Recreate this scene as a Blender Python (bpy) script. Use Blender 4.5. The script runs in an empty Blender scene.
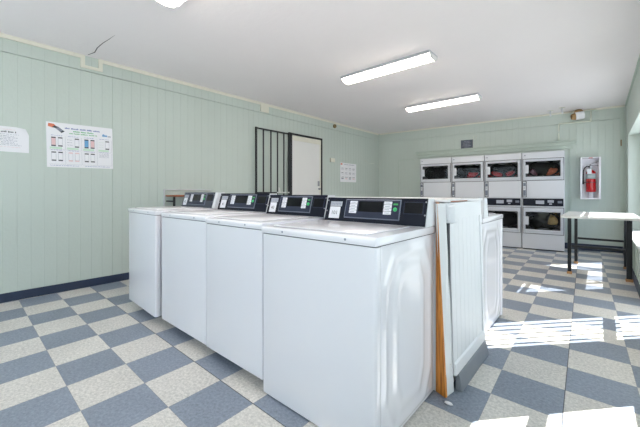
import bpy, bmesh, math, random
from mathutils import Vector, Matrix, noise
R = math.radians
SC = bpy.context.scene
COL = SC.collection
rnd = random.Random(7)

# ------------------------------------------------------------------ materials
def s2l(c):
    return tuple(((v/255)/12.92 if v/255 <= .04045 else ((v/255+.055)/1.055)**2.4) for v in c)

def mat(name, rgb, rough=.5, metal=0.0, var=.06, scale=6.0, bump=0.0, bscale=60.0, coat=0.0, spec=.5):
    m = bpy.data.materials.new(name); m.use_nodes = True
    nt = m.node_tree; N = nt.nodes; L = nt.links
    b = N['Principled BSDF']
    c = s2l(rgb)
    b.inputs['Roughness'].default_value = rough
    b.inputs['Metallic'].default_value = metal
    b.inputs['Specular IOR Level'].default_value = spec
    if coat:
        b.inputs['Coat Weight'].default_value = coat
        b.inputs['Coat Roughness'].default_value = .08
    tc = N.new('ShaderNodeTexCoord')
    nz = N.new('ShaderNodeTexNoise'); nz.inputs['Scale'].default_value = scale; nz.inputs['Detail'].default_value = 4
    L.new(tc.outputs['Object'], nz.inputs['Vector'])
    mx = N.new('ShaderNodeMix'); mx.data_type = 'RGBA'
    mx.inputs['A'].default_value = (*[max(0, v*(1-var)) for v in c], 1)
    mx.inputs['B'].default_value = (*[min(1, v*(1+var)) for v in c], 1)
    L.new(nz.outputs['Fac'], mx.inputs['Factor'])
    L.new(mx.outputs['Result'], b.inputs['Base Color'])
    if bump:
        n2 = N.new('ShaderNodeTexNoise'); n2.inputs['Scale'].default_value = bscale; n2.inputs['Detail'].default_value = 3
        L.new(tc.outputs['Object'], n2.inputs['Vector'])
        bp = N.new('ShaderNodeBump'); bp.inputs['Strength'].default_value = bump; bp.inputs['Distance'].default_value = .01
        L.new(n2.outputs['Fac'], bp.inputs['Height']); L.new(bp.outputs['Normal'], b.inputs['Normal'])
    return m

M = {}
M['wall'] = mat('sage_paint', (196, 206, 199), .55, var=.05, scale=1.3, bump=.15, bscale=35)
M['wall_trim'] = mat('sage_trim_paint', (190, 202, 193), .5, var=.04)
M['ceil'] = mat('ceiling_paint', (243, 238, 240), .8, var=.02, scale=1.5, bump=.2, bscale=16)
M['cream'] = mat('cream_trim_paint', (226, 224, 211), .5, var=.03)
M['blue_base'] = mat('navy_vinyl', (42, 54, 78), .45, var=.15)
M['enamel'] = mat('white_enamel', (234, 232, 238), .22, var=.012, scale=3, coat=.4)
M['enamel_dk'] = mat('seam_shadow_gap', (120, 122, 128), .5)
M['endcap'] = mat('white_plastic_cap', (222, 224, 228), .35, var=.02)
M['panel_black'] = mat('black_fascia', (14, 18, 34), .3, var=.1, spec=.25)
M['module'] = mat('module_grey', (40, 45, 64), .35, var=.05, spec=.3)
M['module_edge'] = mat('module_edge_grey', (110, 116, 132), .3)
M['screen'] = mat('dark_screen', (7, 7, 12), .2, spec=.3)
M['fascia_grey'] = mat('grey_fascia', (62, 66, 80), .4, spec=.3)
M['label'] = mat('white_label', (225, 226, 232), .5, var=.03)
M['label_grey'] = mat('grey_label', (170, 173, 184), .5, var=.05)
M['ink'] = mat('black_ink', (62, 64, 74), .6)
M['ink_grey'] = mat('grey_ink', (140, 145, 160), .6)
M['ink_blue'] = mat('blue_ink', (80, 100, 170), .6)
M['ink_green'] = mat('green_ink', (70, 170, 90), .6)
M['ink_sky'] = mat('sky_blue_ink', (112, 168, 212), .6)
M['ink_pink'] = mat('pink_ink', (232, 200, 202), .6)
M['ink_mint'] = mat('mint_ink', (205, 228, 210), .6)
M['skin_print'] = mat('hand_print_ink', (226, 130, 100), .6)
M['btn_green'] = mat('green_button', (60, 190, 110), .35)
M['paper'] = mat('white_paper', (238, 238, 242), .6, var=.02)
M['steel'] = mat('screw_steel', (170, 172, 178), .3, metal=.9)
M['grey_steel'] = mat('grey_enamel', (186, 188, 195), .35, var=.02)
M['dryer'] = mat('dryer_enamel', (208, 210, 216), .35, var=.02)
M['dryer_door'] = mat('dryer_door_enamel', (196, 199, 206), .35, var=.02)
M['gap'] = mat('dark_gap', (60, 62, 68), .7)
M['drum'] = mat('drum_steel', (52, 53, 56), .5, metal=.2, var=.2)
M['black_metal'] = mat('black_iron', (36, 38, 42), .45, metal=.3, var=.15)
M['door_white'] = mat('white_door_paint', (226, 226, 224), .45, var=.02)
M['table_top'] = mat('white_laminate', (232, 231, 228), .3, var=.02)
M['table_edge'] = mat('table_edge_grey', (200, 200, 198), .45)
M['wood_foot'] = mat('wood_foot', (176, 134, 92), .6, var=.2, scale=30)
M['wood_brown'] = mat('brown_board', (150, 86, 48), .5, var=.25, scale=20)
M['red'] = mat('extinguisher_red', (186, 20, 26), .25, coat=.5, var=.05)
M['red_dk'] = mat('red_label', (170, 40, 45), .4)
M['silver_label'] = mat('silver_label', (170, 182, 184), .4, var=.15, scale=40)
M['rubber'] = mat('black_rubber', (28, 28, 32), .5)
M['slate'] = mat('slate_sign', (78, 86, 100), .5)
M['slate_ink'] = mat('slate_sign_ink', (150, 152, 168), .6)
M['rust'] = mat('rusty_tan_metal', (176, 140, 96), .7, var=.35, scale=18)
M['rust_in'] = mat('rust_inside', (120, 84, 54), .8, var=.3, scale=18)
M['vinyl'] = mat('grey_cove_vinyl', (128, 132, 140), .45, var=.12, scale=14)
M['bundle_red'] = mat('matte_red', (196, 62, 62), .9, var=.15, scale=12)
M['bundle_tan'] = mat('matte_tan', (224, 132, 100), .9, var=.15, scale=12)
M['bundle_yel'] = mat('matte_straw', (206, 178, 120), .9, var=.35, scale=16)
M['bundle_mauve'] = mat('matte_mauve', (158, 120, 132), .9, var=.15, scale=12)
M['bundle_white'] = mat('matte_white', (205, 200, 205), .9, var=.1, scale=12)
M['crack'] = mat('crack_dark', (110, 106, 108), .9)
M['brass'] = mat('worn_brass', (150, 130, 95), .4, metal=.6)
M['ground'] = mat('pale_concrete', (202, 201, 200), .8, var=.08, scale=1.0)
M['alu'] = mat('painted_conduit', (222, 226, 214), .5)

def wood_mat():
    m = bpy.data.materials.new('raw_pine'); m.use_nodes = True
    nt = m.node_tree; N = nt.nodes; L = nt.links; b = N['Principled BSDF']; b.inputs['Roughness'].default_value = .5
    tc = N.new('ShaderNodeTexCoord'); mp = N.new('ShaderNodeMapping'); mp.inputs['Scale'].default_value = (30, 30, 1.6)
    nz = N.new('ShaderNodeTexNoise'); nz.inputs['Scale'].default_value = 2.2; nz.inputs['Detail'].default_value = 5; nz.inputs['Distortion'].default_value = 1.2
    cr = N.new('ShaderNodeValToRGB')
    cr.color_ramp.elements[0].position = .32; cr.color_ramp.elements[0].color = (*s2l((158, 88, 30)), 1)
    cr.color_ramp.elements[1].position = .62; cr.color_ramp.elements[1].color = (*s2l((226, 150, 66)), 1)
    L.new(tc.outputs['Object'], mp.inputs['Vector']); L.new(mp.outputs['Vector'], nz.inputs['Vector'])
    L.new(nz.outputs['Fac'], cr.inputs['Fac']); L.new(cr.outputs['Color'], b.inputs['Base Color'])
    return m
M['pine'] = wood_mat()

def worn_white():
    m = bpy.data.materials.new('worn_white_paint'); m.use_nodes = True
    nt = m.node_tree; N = nt.nodes; L = nt.links; b = N['Principled BSDF']; b.inputs['Roughness'].default_value = .45
    tc = N.new('ShaderNodeTexCoord')
    nz = N.new('ShaderNodeTexNoise'); nz.inputs['Scale'].default_value = 9; nz.inputs['Detail'].default_value = 8; nz.inputs['Roughness'].default_value = .7
    cr = N.new('ShaderNodeValToRGB')
    cr.color_ramp.elements[0].position = .30; cr.color_ramp.elements[0].color = (*s2l((150, 128, 108)), 1)
    cr.color_ramp.elements[1].position = .36; cr.color_ramp.elements[1].color = (*s2l((232, 232, 234)), 1)
    L.new(tc.outputs['Object'], nz.inputs['Vector'])
    L.new(nz.outputs['Fac'], cr.inputs['Fac']); L.new(cr.outputs['Color'], b.inputs['Base Color'])
    return m
M['worn'] = worn_white()
M['board_white'] = mat('white_board_paint', (230, 231, 235), .4, var=.03, scale=5)

def emit_mat(name, rgb, st):
    m = bpy.data.materials.new(name); m.use_nodes = True
    nt = m.node_tree; N = nt.nodes; L = nt.links; b = N['Principled BSDF']
    b.inputs['Base Color'].default_value = (.9, .9, .9, 1)
    b.inputs['Emission Color'].default_value = (*s2l(rgb), 1); b.inputs['Emission Strength'].default_value = st
    return m
M['diffuser'] = emit_mat('lit_diffuser', (255, 243, 228), 18.0)

def glass_mat(name, tint, gl=.12, rough=.03):
    m = bpy.data.materials.new(name); m.use_nodes = True
    nt = m.node_tree; N = nt.nodes; L = nt.links
    for n in list(N): N.remove(n)
    o = N.new('ShaderNodeOutputMaterial'); mx = N.new('ShaderNodeMixShader'); t = N.new('ShaderNodeBsdfTransparent')
    g = N.new('ShaderNodeBsdfGlossy'); t.inputs['Color'].default_value = (*tint, 1); g.inputs['Roughness'].default_value = rough
    mx.inputs['Fac'].default_value = gl
    L.new(t.outputs[0], mx.inputs[1]); L.new(g.outputs[0], mx.inputs[2]); L.new(mx.outputs[0], o.inputs['Surface'])
    return m
M['glass'] = glass_mat('window_glass', (.97, .98, .98), .05)
M['glass_dimmed'] = glass_mat('dimmed_window_glass', (.78, .80, .82), .04)  # tint added to dim the light coming through this window
M['dglass'] = glass_mat('dryer_glass', (.80, .81, .83), .012, .03)

def floor_mat():
    m = bpy.data.materials.new('checker_vinyl_tile'); m.use_nodes = True
    nt = m.node_tree; N = nt.nodes; L = nt.links; b = N['Principled BSDF']
    geo = N.new('ShaderNodeNewGeometry'); sx = N.new('ShaderNodeSeparateXYZ'); L.new(geo.outputs['Position'], sx.inputs[0])
    def mt(op, a, bb=None, c=None):
        n = N.new('ShaderNodeMath'); n.operation = op
        for i, v in enumerate((a, bb, c)):
            if v is None: continue
            if isinstance(v, (int, float)): n.inputs[i].default_value = v
            else: L.new(v, n.inputs[i])
        return n.outputs[0]
    # the tile courses run very slightly out of true with the room
    a0, a1, a2, b0, b1, b2 = -4.3967, -.00912, .33066, .46294, .32248, -.00243
    det = a1*b2 - a2*b1
    X_ = mt('SUBTRACT', sx.outputs['X'], a0); Y_ = mt('SUBTRACT', sx.outputs['Y'], b0)
    u = mt('ADD', mt('ADD', mt('MULTIPLY', X_, b2/det), mt('MULTIPLY', Y_, -a2/det)), 40.0)
    v = mt('ADD', mt('ADD', mt('MULTIPLY', X_, -b1/det), mt('MULTIPLY', Y_, a1/det)), 40.0)
    fu, fv = mt('FLOOR', u), mt('FLOOR', v)
    par = mt('MODULO', mt('ADD', fu, fv), 2.0)
    # joints
    eu = mt('SUBTRACT', .5, mt('ABSOLUTE', mt('SUBTRACT', mt('FRACT', u), .5)))
    ev = mt('SUBTRACT', .5, mt('ABSOLUTE', mt('SUBTRACT', mt('FRACT', v), .5)))
    j1 = mt('LESS_THAN', mt('MINIMUM', eu, ev), .0035)
    # wider settled joints on two lines of the slab
    j2 = mt('LESS_THAN', mt('ABSOLUTE', mt('SUBTRACT', v, 53.0)), .008)
    j3 = mt('LESS_THAN', mt('ABSOLUTE', mt('SUBTRACT', u, 42.0)), .009)
    joint = mt('MINIMUM', mt('ADD', mt('ADD', mt('MULTIPLY', j1, .45), mt('MULTIPLY', j2, .6)), mt('MULTIPLY', j3, .7)), 1.0)
    # per tile variation + speckle
    cb = N.new('ShaderNodeCombineXYZ'); L.new(fu, cb.inputs[0]); L.new(fv, cb.inputs[1])
    wn = N.new('ShaderNodeTexWhiteNoise'); wn.noise_dimensions = '3D'; L.new(cb.outputs[0], wn.inputs['Vector'])
    nz = N.new('ShaderNodeTexNoise'); nz.inputs['Scale'].default_value = 60; nz.inputs['Detail'].default_value = 6; nz.inputs['Roughness'].default_value = .75
    L.new(geo.outputs['Position'], nz.inputs['Vector'])
    nl = N.new('ShaderNodeTexNoise'); nl.inputs['Scale'].default_value = 3.0; nl.inputs['Detail'].default_value = 5
    L.new(geo.outputs['Position'], nl.inputs['Vector'])
    mx = N.new('ShaderNodeMix'); mx.data_type = 'RGBA'
    mx.inputs['A'].default_value = (*s2l((210, 205, 199)), 1); mx.inputs['B'].default_value = (*s2l((134, 142, 156)), 1)
    L.new(par, mx.inputs['Factor'])
    k = mt('ADD', mt('ADD', mt('MULTIPLY', mt('SUBTRACT', nz.outputs['Fac'], .5), 1.7), mt('MULTIPLY', mt('SUBTRACT', wn.outputs['Value'], .5), .10)),
           mt('ADD', mt('MULTIPLY', mt('SUBTRACT', nl.outputs['Fac'], .5), .25), 1.0))
    sc = N.new('ShaderNodeVectorMath'); sc.operation = 'SCALE'; L.new(mx.outputs['Result'], sc.inputs[0]); L.new(k, sc.inputs['Scale'])
    m2 = N.new('ShaderNodeMix'); m2.data_type = 'RGBA'; m2.inputs['B'].default_value = (.035, .038, .045, 1)
    L.new(sc.outputs[0], m2.inputs['A']); L.new(joint, m2.inputs['Factor'])
    L.new(m2.outputs['Result'], b.inputs['Base Color'])
    b.inputs['Roughness'].default_value = .38
    bp = N.new('ShaderNodeBump'); bp.inputs['Strength'].default_value = .12; bp.inputs['Distance'].default_value = .004
    L.new(nl.outputs['Fac'], bp.inputs['Height']); L.new(bp.outputs['Normal'], b.inputs['Normal'])
    return m
M['floor'] = floor_mat()

# ------------------------------------------------------------------ mesh helpers
class MB:
    def __init__(s): s.bm = bmesh.new(); s.mats = []
    def mi(s, m):
        if m not in s.mats: s.mats.append(m)
        return s.mats.index(m)
    def poly(s, pts, m):
        f = s.bm.faces.new([s.bm.verts.new(p) for p in pts]); f.material_index = s.mi(m); return f
    def box(s, x0, x1, y0, y1, z0, z1, m, bev=0.0, seg=2, edges=None):
        g = bmesh.ops.create_cube(s.bm, size=1)
        vs = g['verts']
        for v in vs:
            v.co = Vector(((x0+x1)/2 + v.co.x*(x1-x0), (y0+y1)/2 + v.co.y*(y1-y0), (z0+z1)/2 + v.co.z*(z1-z0)))
        fs = set(f for v in vs for f in v.link_faces)
        mi = s.mi(m)
        for f in fs: f.material_index = mi
        if bev:
            es = list(set(e for v in vs for e in v.link_edges))
            if edges == 'z': es = [e for e in es if abs(e.verts[0].co.z-e.verts[1].co.z) > 1e-5]
            bmesh.ops.bevel(s.bm, geom=es, offset=bev, segments=seg, profile=.5, affect='EDGES', clamp_overlap=True)
    def prism(s, prof, axis, a, b, m, bev=0):
        # prof: list of 2D points; axis: 'x' -> prof=(y,z), 'y' -> (x,z), 'z' -> (x,y)
        def P(p, t): return {'x': (t, p[0], p[1]), 'y': (p[0], t, p[1]), 'z': (p[0], p[1], t)}[axis]
        A = [s.bm.verts.new(P(p, a)) for p in prof]; B = [s.bm.verts.new(P(p, b)) for p in prof]
        n = len(prof); mi = s.mi(m); fs = []
        fs.append(s.bm.faces.new(A)); fs.append(s.bm.faces.new(B[::-1]))
        for i in range(n): fs.append(s.bm.faces.new([A[i], B[i], B[(i+1) % n], A[(i+1) % n]]))
        for f in fs: f.material_index = mi
        bmesh.ops.recalc_face_normals(s.bm, faces=fs)
        if bev:
            es = list(set(e for f in fs for e in f.edges))
            bmesh.ops.bevel(s.bm, geom=es, offset=bev, segments=2, profile=.5, affect='EDGES', clamp_overlap=True)
    def tube(s, pts, r, m, n=10, caps=True):
        pts = [Vector(p) for p in pts]; rings = []; mi = s.mi(m)
        rr = r if isinstance(r, (list, tuple)) else [r]*len(pts)
        up = None
        for i, p in enumerate(pts):
            d = (pts[min(i+1, len(pts)-1)] - pts[max(i-1, 0)]).normalized()
            if up is None: up = d.orthogonal().normalized()
            a = (up - d*up.dot(d)).normalized(); up = a; b = d.cross(a)
            rings.append([s.bm.verts.new(p + (a*math.cos(2*math.pi*k/n) + b*math.sin(2*math.pi*k/n))*rr[i]) for k in range(n)])
        for A, B in zip(rings, rings[1:]):
            for k in range(n):
                f = s.bm.faces.new([A[k], A[(k+1) % n], B[(k+1) % n], B[k]]); f.material_index = mi; f.smooth = True
        if caps:
            f = s.bm.faces.new(rings[0][::-1]); f.material_index = mi
            f = s.bm.faces.new(rings[-1]); f.material_index = mi
    def lathe(s, prof, c, m, n=28, axis='z', cap0=True):
        rings = []; mi = s.mi(m)
        for r, z in prof:
            ring = []
            for k in range(n):
                a = 2*math.pi*k/n; p = (r*math.cos(a), r*math.sin(a), z)
                if axis == 'y': p = (p[0], p[2], p[1])
                if axis == 'x': p = (p[2], p[0], p[1])
                ring.append(s.bm.verts.new(Vector(c)+Vector(p)))
            rings.append(ring)
        fs = []
        for A, B in zip(rings, rings[1:]):
            for k in range(n):
                f = s.bm.faces.new([A[k], A[(k+1) % n], B[(k+1) % n], B[k]]); f.material_index = mi; f.smooth = True; fs.append(f)
        for ring in ((rings[0], rings[-1]) if cap0 else (rings[-1],)):
            if (ring[0].co-ring[n//2].co).length > 1e-4:
                f = s.bm.faces.new(ring); f.material_index = mi; fs.append(f)
        bmesh.ops.recalc_face_normals(s.bm, faces=fs)
    def build(s, name, parent=None, loc=None, rotz=0, smooth_angle=None, mat4=None):
        me = bpy.data.meshes.new(name)
        if mat4 is not None: s.bm.transform(mat4)
        s.bm.to_mesh(me); s.bm.free()
        for m in s.mats: me.materials.append(m)
        o = bpy.data.objects.new(name, me); COL.objects.link(o)
        if parent: o.parent = parent
        if loc: o.location = loc
        if rotz: o.rotation_euler = (0, 0, rotz)
        if smooth_angle:
            for p in me.polygons: p.use_smooth = True
            me.set_sharp_from_angle(angle=R(smooth_angle))
        return o

def tag(o, label, cat, group=None, kind=None):
    o['label'] = label; o['category'] = cat
    if group: o['group'] = group
    if kind: o['kind'] = kind
    return o
def thing(name, label, cat, loc=(0, 0, 0), rz=0, group=None):
    o = bpy.data.objects.new(name, None); COL.objects.link(o); o.location = loc; o.rotation_euler = (0, 0, rz)
    o.empty_display_size = .1
    return tag(o, label, cat, group)
def struct(o):
    o['kind'] = 'structure'; return o
def copy_tree(o, parent=None):
    c = o.copy(); COL.objects.link(c); c.parent = parent
    for ch in [x for x in o.children]: copy_tree(ch, c)
    return c
def text_mb(mb, s, size, m, xf):
    """letters of s as flat faces: centred at the origin in the xy plane, moved by matrix xf"""
    cu = bpy.data.curves.new('t', 'FONT'); cu.body = s; cu.size = size; cu.align_x = 'CENTER'; cu.align_y = 'CENTER'; cu.resolution_u = 2
    o = bpy.data.objects.new('t', cu); COL.objects.link(o)
    dg = bpy.context.evaluated_depsgraph_get(); dg.update()
    me = bpy.data.meshes.new_from_object(o.evaluated_get(dg))
    mi = mb.mi(m)
    vs = [mb.bm.verts.new(xf @ v.co) for v in me.vertices]
    for p in me.polygons:
        try: f = mb.bm.faces.new([vs[i] for i in p.vertices]); f.material_index = mi
        except ValueError: pass
    bpy.data.objects.remove(o); bpy.data.curves.remove(cu); bpy.data.meshes.remove(me)

# ------------------------------------------------------------------ room
XL, XR, XO = -4.76, .385, .62          # left wall face, right wall inner and outer faces
YF, ZC = -1.6, 2.845
BA = math.atan2(.468, 5.14)            # the back wall is a little out of square
def back(u, off=0.0, z=0.0):           # a point on the back wall: u along it from the left corner, off = distance in front
    return Vector((-4.76 + u*math.cos(BA) + off*math.sin(BA), 8.017 + u*math.sin(BA) - off*math.cos(BA), z))
CORNER = back(5.167)
YR = CORNER.y

fl = MB(); fl.poly([(XL-.1, YF-.1, 0), (XO, YF-.1, 0), (XO, YR+.15, 0), (XL-.1, YR+.15, 0)], M['floor'])
fl.box(XL-.1, XO, YF-.1, YR+.15, -.12, -.002, M['gap'])
struct(fl.build('floor'))
gd = MB(); gd.poly([(-20, -20, -.14), (20, -20, -.14), (20, 26, -.14), (-20, 26, -.14)], M['ground']); struct(gd.build('ground'))  # unseen ground outside, added to bounce sunlight up to the ceiling
ce = MB(); ce.box(XL-.1, XO, YF-.1, YR+.15, ZC, ZC+.1, M['ceil'])
ceil = struct(ce.build('ceiling'))
ck = MB(); ck.tube([(-3.895, 1.134, ZC), (-4.027, 1.125, ZC), (-4.204, 1.106, ZC), (-4.393, 1.10, ZC), (-4.558, 1.114, ZC), (-4.70, 1.08, ZC)], [.001, .0025, .004, .005, .005, .003], M['crack'], 6)
ck.build('crack', ceil)

# grooved plywood panelling: a profile of boards with real grooves between them
def panelling(mb, L, z0, z1, off0, m, pitch=.1125, gw=.006, gd=.0022, y0=0.0, thick=.02, start=0.0):
    """faces along +s (local x) with normal to local -y; s from start to L"""
    pts = []
    s = off0
    while s > start: s -= pitch
    pts.append((start, 0))
    while s < L:
        if s-gw/2 > start and s+gw/2 < L:
            pts += [(s-gw/2, 0), (s-gw/4, gd), (s+gw/4, gd), (s+gw/2, 0)]
        s += pitch
    pts.append((L, 0))
    mi = mb.mi(m)
    lo = [mb.bm.verts.new((p[0], p[1]+y0, z0)) for p in pts]; hi = [mb.bm.verts.new((p[0], p[1]+y0, z1)) for p in pts]
    for i in range(len(pts)-1):
        f = mb.bm.faces.new([lo[i], lo[i+1], hi[i+1], hi[i]]); f.material_index = mi
    for z in (z0, z1):
        f = None
    # closing faces of the band edges (thin lips)
    for row, z in ((lo, z0), (hi, z1)):
        back_ = [mb.bm.verts.new((p[0], .03, z)) for p in pts]
        for i in range(len(pts)-1):
            f = mb.bm.faces.new([row[i], row[i+1], back_[i+1], back_[i]]); f.material_index = mi

# left wall: local frame with x = world y, front = +X world
def left_frame():
    # local (s, d, z) -> world (XL - d, s, z)
    return Matrix(((0, -1, 0, XL), (1, 0, 0, 0), (0, 0, 1, 0), (0, 0, 0, 1)))
w = MB()
panelling(w, 8.02, 0, 2.655, 1.352, M['wall'], start=YF)
panelling(w, 8.02, 2.661, ZC, 1.352, M['wall'], start=YF, y0=-.003)
w.box(YF-.1, 8.1, .03, .12, 0, ZC, M['wall'])
wl = struct(w.build('wall_left', mat4=left_frame()))
# joint strip between two sheets
j = MB(); j.box(1.356, 1.3605, -.0035, .004, .1, 2.65, M['wall_trim']); j.build('joint_strip', wl, mat4=left_frame())
# back wall
BMAT = Matrix.Translation((-4.76, 8.017, 0)) @ Matrix.Rotation(BA, 4, 'Z')
w = MB()
LB = 5.175
panelling(w, LB, 0, 2.595, .03, M['wall'])
panelling(w, LB, 2.601, ZC, .03, M['wall'], y0=-.003)
w.box(-.1, LB+.2, .03, .12, 0, ZC, M['wall'])
wb = struct(w.build('wall_back', mat4=BMAT))
# right wall with its openings: (y0,y1,z0,z1)
w = MB()
ops = [(-1.3, 1.2, .9, 2.1), (2.2, 2.98, .39, 1.75), (3.765, 4.66, .0, 2.1), (4.95, 7.95, .49, 2.19)]
y = YF-.1
for (a, b, c, d) in ops:
    w.box(XR, XO, y, a, 0, ZC, M['wall'])
    if c > 0: w.box(XR, XO, a, b, 0, c, M['wall'])
    w.box(XR, XO, a, b, d, ZC, M['wall'])
    y = b
w.box(XR, XO, y, YR+.15, 0, ZC, M['wall'])
wr = struct(w.build('wall_right'))
# white painted sill board and soffit lining of the deep recess
lw = MB(); lw.box(.345, XR-.001, 4.951, YR-.02, 0, .49, M['wall']); struct(lw.build('wall_low'))
t = MB(); t.box(.345, XO-.005, 4.951, 7.949, .491, .506, M['door_white'], .004); struct(t.build('trim_2'))
# battens on the low wall under the sill
t = MB()
for k in range(12):
    yy = 5.1 + k*.27
    t.box(.336, .344, yy, yy+.035, .13, .49, M['wall_trim'], .002)
struct(t.build('trim_3'))
# front wall behind the photographer
w = MB()
ops2 = [(-4.4, -2.5, .6, 2.4), (-2.2, -1.2, .6, 2.4)]
x = XL-.1
for (a, b, c, d) in ops2:
    w.box(x, a, YF-.12, YF, 0, ZC, M['wall']); w.box(a, b, YF-.12, YF, 0, c, M['wall']); w.box(a, b, YF-.12, YF, d, ZC, M['wall']); x = b
w.box(x, XO, YF-.12, YF, 0, ZC, M['wall'])
struct(w.build('wall_front'))

# windows of the right wall
def win_right(name, y0, y1, z0, z1, xg=.50, mull=(), rails=(), bars=(), fw=.035, gm='glass'):
    f = MB(); m = M['door_white']
    f.box(xg-.02, xg+.02, y0, y0+fw, z0, z1, m); f.box(xg-.02, xg+.02, y1-fw, y1, z0, z1, m)
    f.box(xg-.02, xg+.02, y0+fw, y1-fw, z0, z0+fw, m); f.box(xg-.02, xg+.02, y0+fw, y1-fw, z1-fw, z1, m)
    for a in mull: f.box(xg-.02, xg+.02, a-.018, a+.018, z0+fw, z1-fw, m)
    for a, hw in rails: f.box(xg-.02, xg+.02, y0+fw, y1-fw, a-hw, a+hw, m)
    o = struct(f.build(name))
    g = MB(); g.box(xg-.003, xg+.003, y0+fw, y1-fw, z0+fw, z1-fw, M[gm]); g.build('pane', o)
    if bars:
        b = MB()
        for a in bars: b.box(xg-.031, xg-.022, a-.011, a+.011, z0+.005, z1-.005, M['black_metal'])
        b.build('security_bars', o)
    return o
ww = MB()  # solid panel beside and above the recessed window
ww.box(.55, .619, 4.951, 5.73, .507, 2.189, M['wall']); ww.box(.55, .619, 5.73, 7.80, 2.15, 2.189, M['wall']); ww.box(.55, .619, 7.80, 7.949, .507, 2.189, M['wall'])
struct(ww.build('trim_4'))
win_right('window_1', 5.73, 7.80, .507, 2.15, xg=.58, gm='glass_dimmed', rails=((2.0, .012),), bars=[5.95+.30*k for k in range(5)])
win_right('door_2', 3.80, 4.66, .0, 2.1, xg=.58, rails=((.82, .035),), bars=[3.90+.118*k for k in range(6)], fw=.02)
win_right('window_2', 2.2, 2.98, .39, 1.75, xg=.58, rails=((1.30, .03),), bars=(), fw=.02)
win_right('unseen_window_3', -1.3, 1.2, .9, 2.1, xg=.52, mull=(-.05,))  # unseen window beside the camera, added to let in skylight
def win_front(name, x0, x1, z0, z1):
    f = MB(); m = M['door_white']; yg = YF-.06; fw = .04
    f.box(x0, x0+fw, yg-.02, yg+.02, z0, z1, m); f.box(x1-fw, x1, yg-.02, yg+.02, z0, z1, m)
    f.box(x0+fw, x1-fw, yg-.02, yg+.02, z0, z0+fw, m); f.box(x0+fw, x1-fw, yg-.02, yg+.02, z1-fw, z1, m)
    f.box((x0+x1)/2-.02, (x0+x1)/2+.02, yg-.02, yg+.02, z0+fw, z1-fw, m)
    o = struct(f.build(name)); g = MB(); g.box(x0+fw, x1-fw, yg-.003, yg+.003, z0+fw, z1-fw, M['glass']); g.build('pane', o)
win_front('unseen_window_4', -4.4, -2.5, .6, 2.4); win_front('unseen_window_5', -2.2, -1.2, .6, 2.4)  # unseen windows, added and sized to light the washer fronts

# baseboards
t = MB(); t.prism([(YF, 0), (8.0, 0), (8.0, .012), (YF, .012)], 'z', 0, .095, M['blue_base'])
struct(t.build('baseboard_left', mat4=Matrix(((0, 1, 0, XL), (1, 0, 0, 0), (0, 0, 1, 0), (0, 0, 0, 1)))))
t = MB(); t.box(.012, LB-.02, -.013, -.001, 0, .125, M['blue_base'], .003); struct(t.build('baseboard_back', mat4=BMAT))
t = MB(); t.box(.332, .344, 4.952, YR-.03, 0, .12, M['blue_base'], .003)
t.box(XR-.013, XR-.001, 2.0, 3.7, 0, .12, M['blue_base'], .003); struct(t.build('baseboard_right'))

# ceiling trim: the left one steps down around a boxed beam end
t = MB(); c = M['cream']; X0, X1 = XL+.001, XL+.022
t.box(X0, X1, YF, 1.06, 2.800, ZC-.001, c); t.box(X0, X1, 1.199, 7.97, 2.800, ZC-.001, c)
t.box(X0, X1, 1.015, 1.06, 2.69, 2.800, c); t.box(X0, X1, 1.199, 1.244, 2.69, 2.800, c); t.box(X0, X1, 1.06, 1.199, 2.69, 2.725, c)
t.box(X0, X1+.004, 3.753, 3.944, 2.675, 2.802, c)
struct(t.build('trim_1'))
t = MB(); t.box(.03, LB-.03, -.022, -.001, 2.812, ZC-.001, c); struct(t.build('trim_5', mat4=BMAT))
t = MB(); t.box(XR-.02, XR-.001, YF, YR-.04, 2.812, ZC-.001, M['wall_trim']); struct(t.build('trim_6'))
# head trim over the dryers with its two ledges, and thin battens
t = MB(); g_ = M['wall_trim']
t.box(1.11, 4.40, -.05, -.001, 2.15, 2.22, g_, .004); t.box(1.09, 4.42, -.07, -.001, 2.221, 2.240, g_, .003)
t.box(1.12, 4.36, -.030, -.001, 2.08, 2.149, g_, .003)
t.box(4.30, 4.335, -.02, -.001, .126, 2.095, g_, .002)
t.box(.58, 1.02, -.018, -.001, 2.04, 2.07, g_, .002); t.box(.58, .61, -.018, -.001, .126, 2.04, g_, .002)
struct(t.build('trim_7', mat4=BMAT))
t = MB(); t.box(5.075, 5.135, -.018, -.001, .53, 2.80, g_, .003); struct(t.build('trim_8', mat4=BMAT))
hb = MB(); hb.box(5.08, 5.10, -.032, -.019, 2.065, 2.18, M['brass'], .003); hb.lathe([(.006, 2.06), (.006, 2.185)], (5.09, -.034, 0), M['brass'], 10)
tag(hb.build('hinge', mat4=BMAT), 'small worn brass hinge on the green corner trim of the back wall', 'hinge')

# ------------------------------------------------------------------ washers
def ridge(p, q):
    """height field of the pressed side panel; p,q in 0..1 (p along depth, q up)"""
    x = abs(p-.5); y = abs(q-.48)
    def d(hx, hy, top):           # long rounded frame
        return max(((x/hx)**7 + (y/hy)**7)**(1/7), (x/hx + y/hy)*.60)
    h = 0
    for hx, hy, a in ((.42, .45, 1), (.25, .36, 1)):
        r = d(hx, hy, 0); dist = (1-r)*hx
        h += a*math.exp(-(dist/.026)**2)
    r = d(.25, .36, 0)
    if r < 1: h += .5*min(1, (1-r)*5)
    return h

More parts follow.
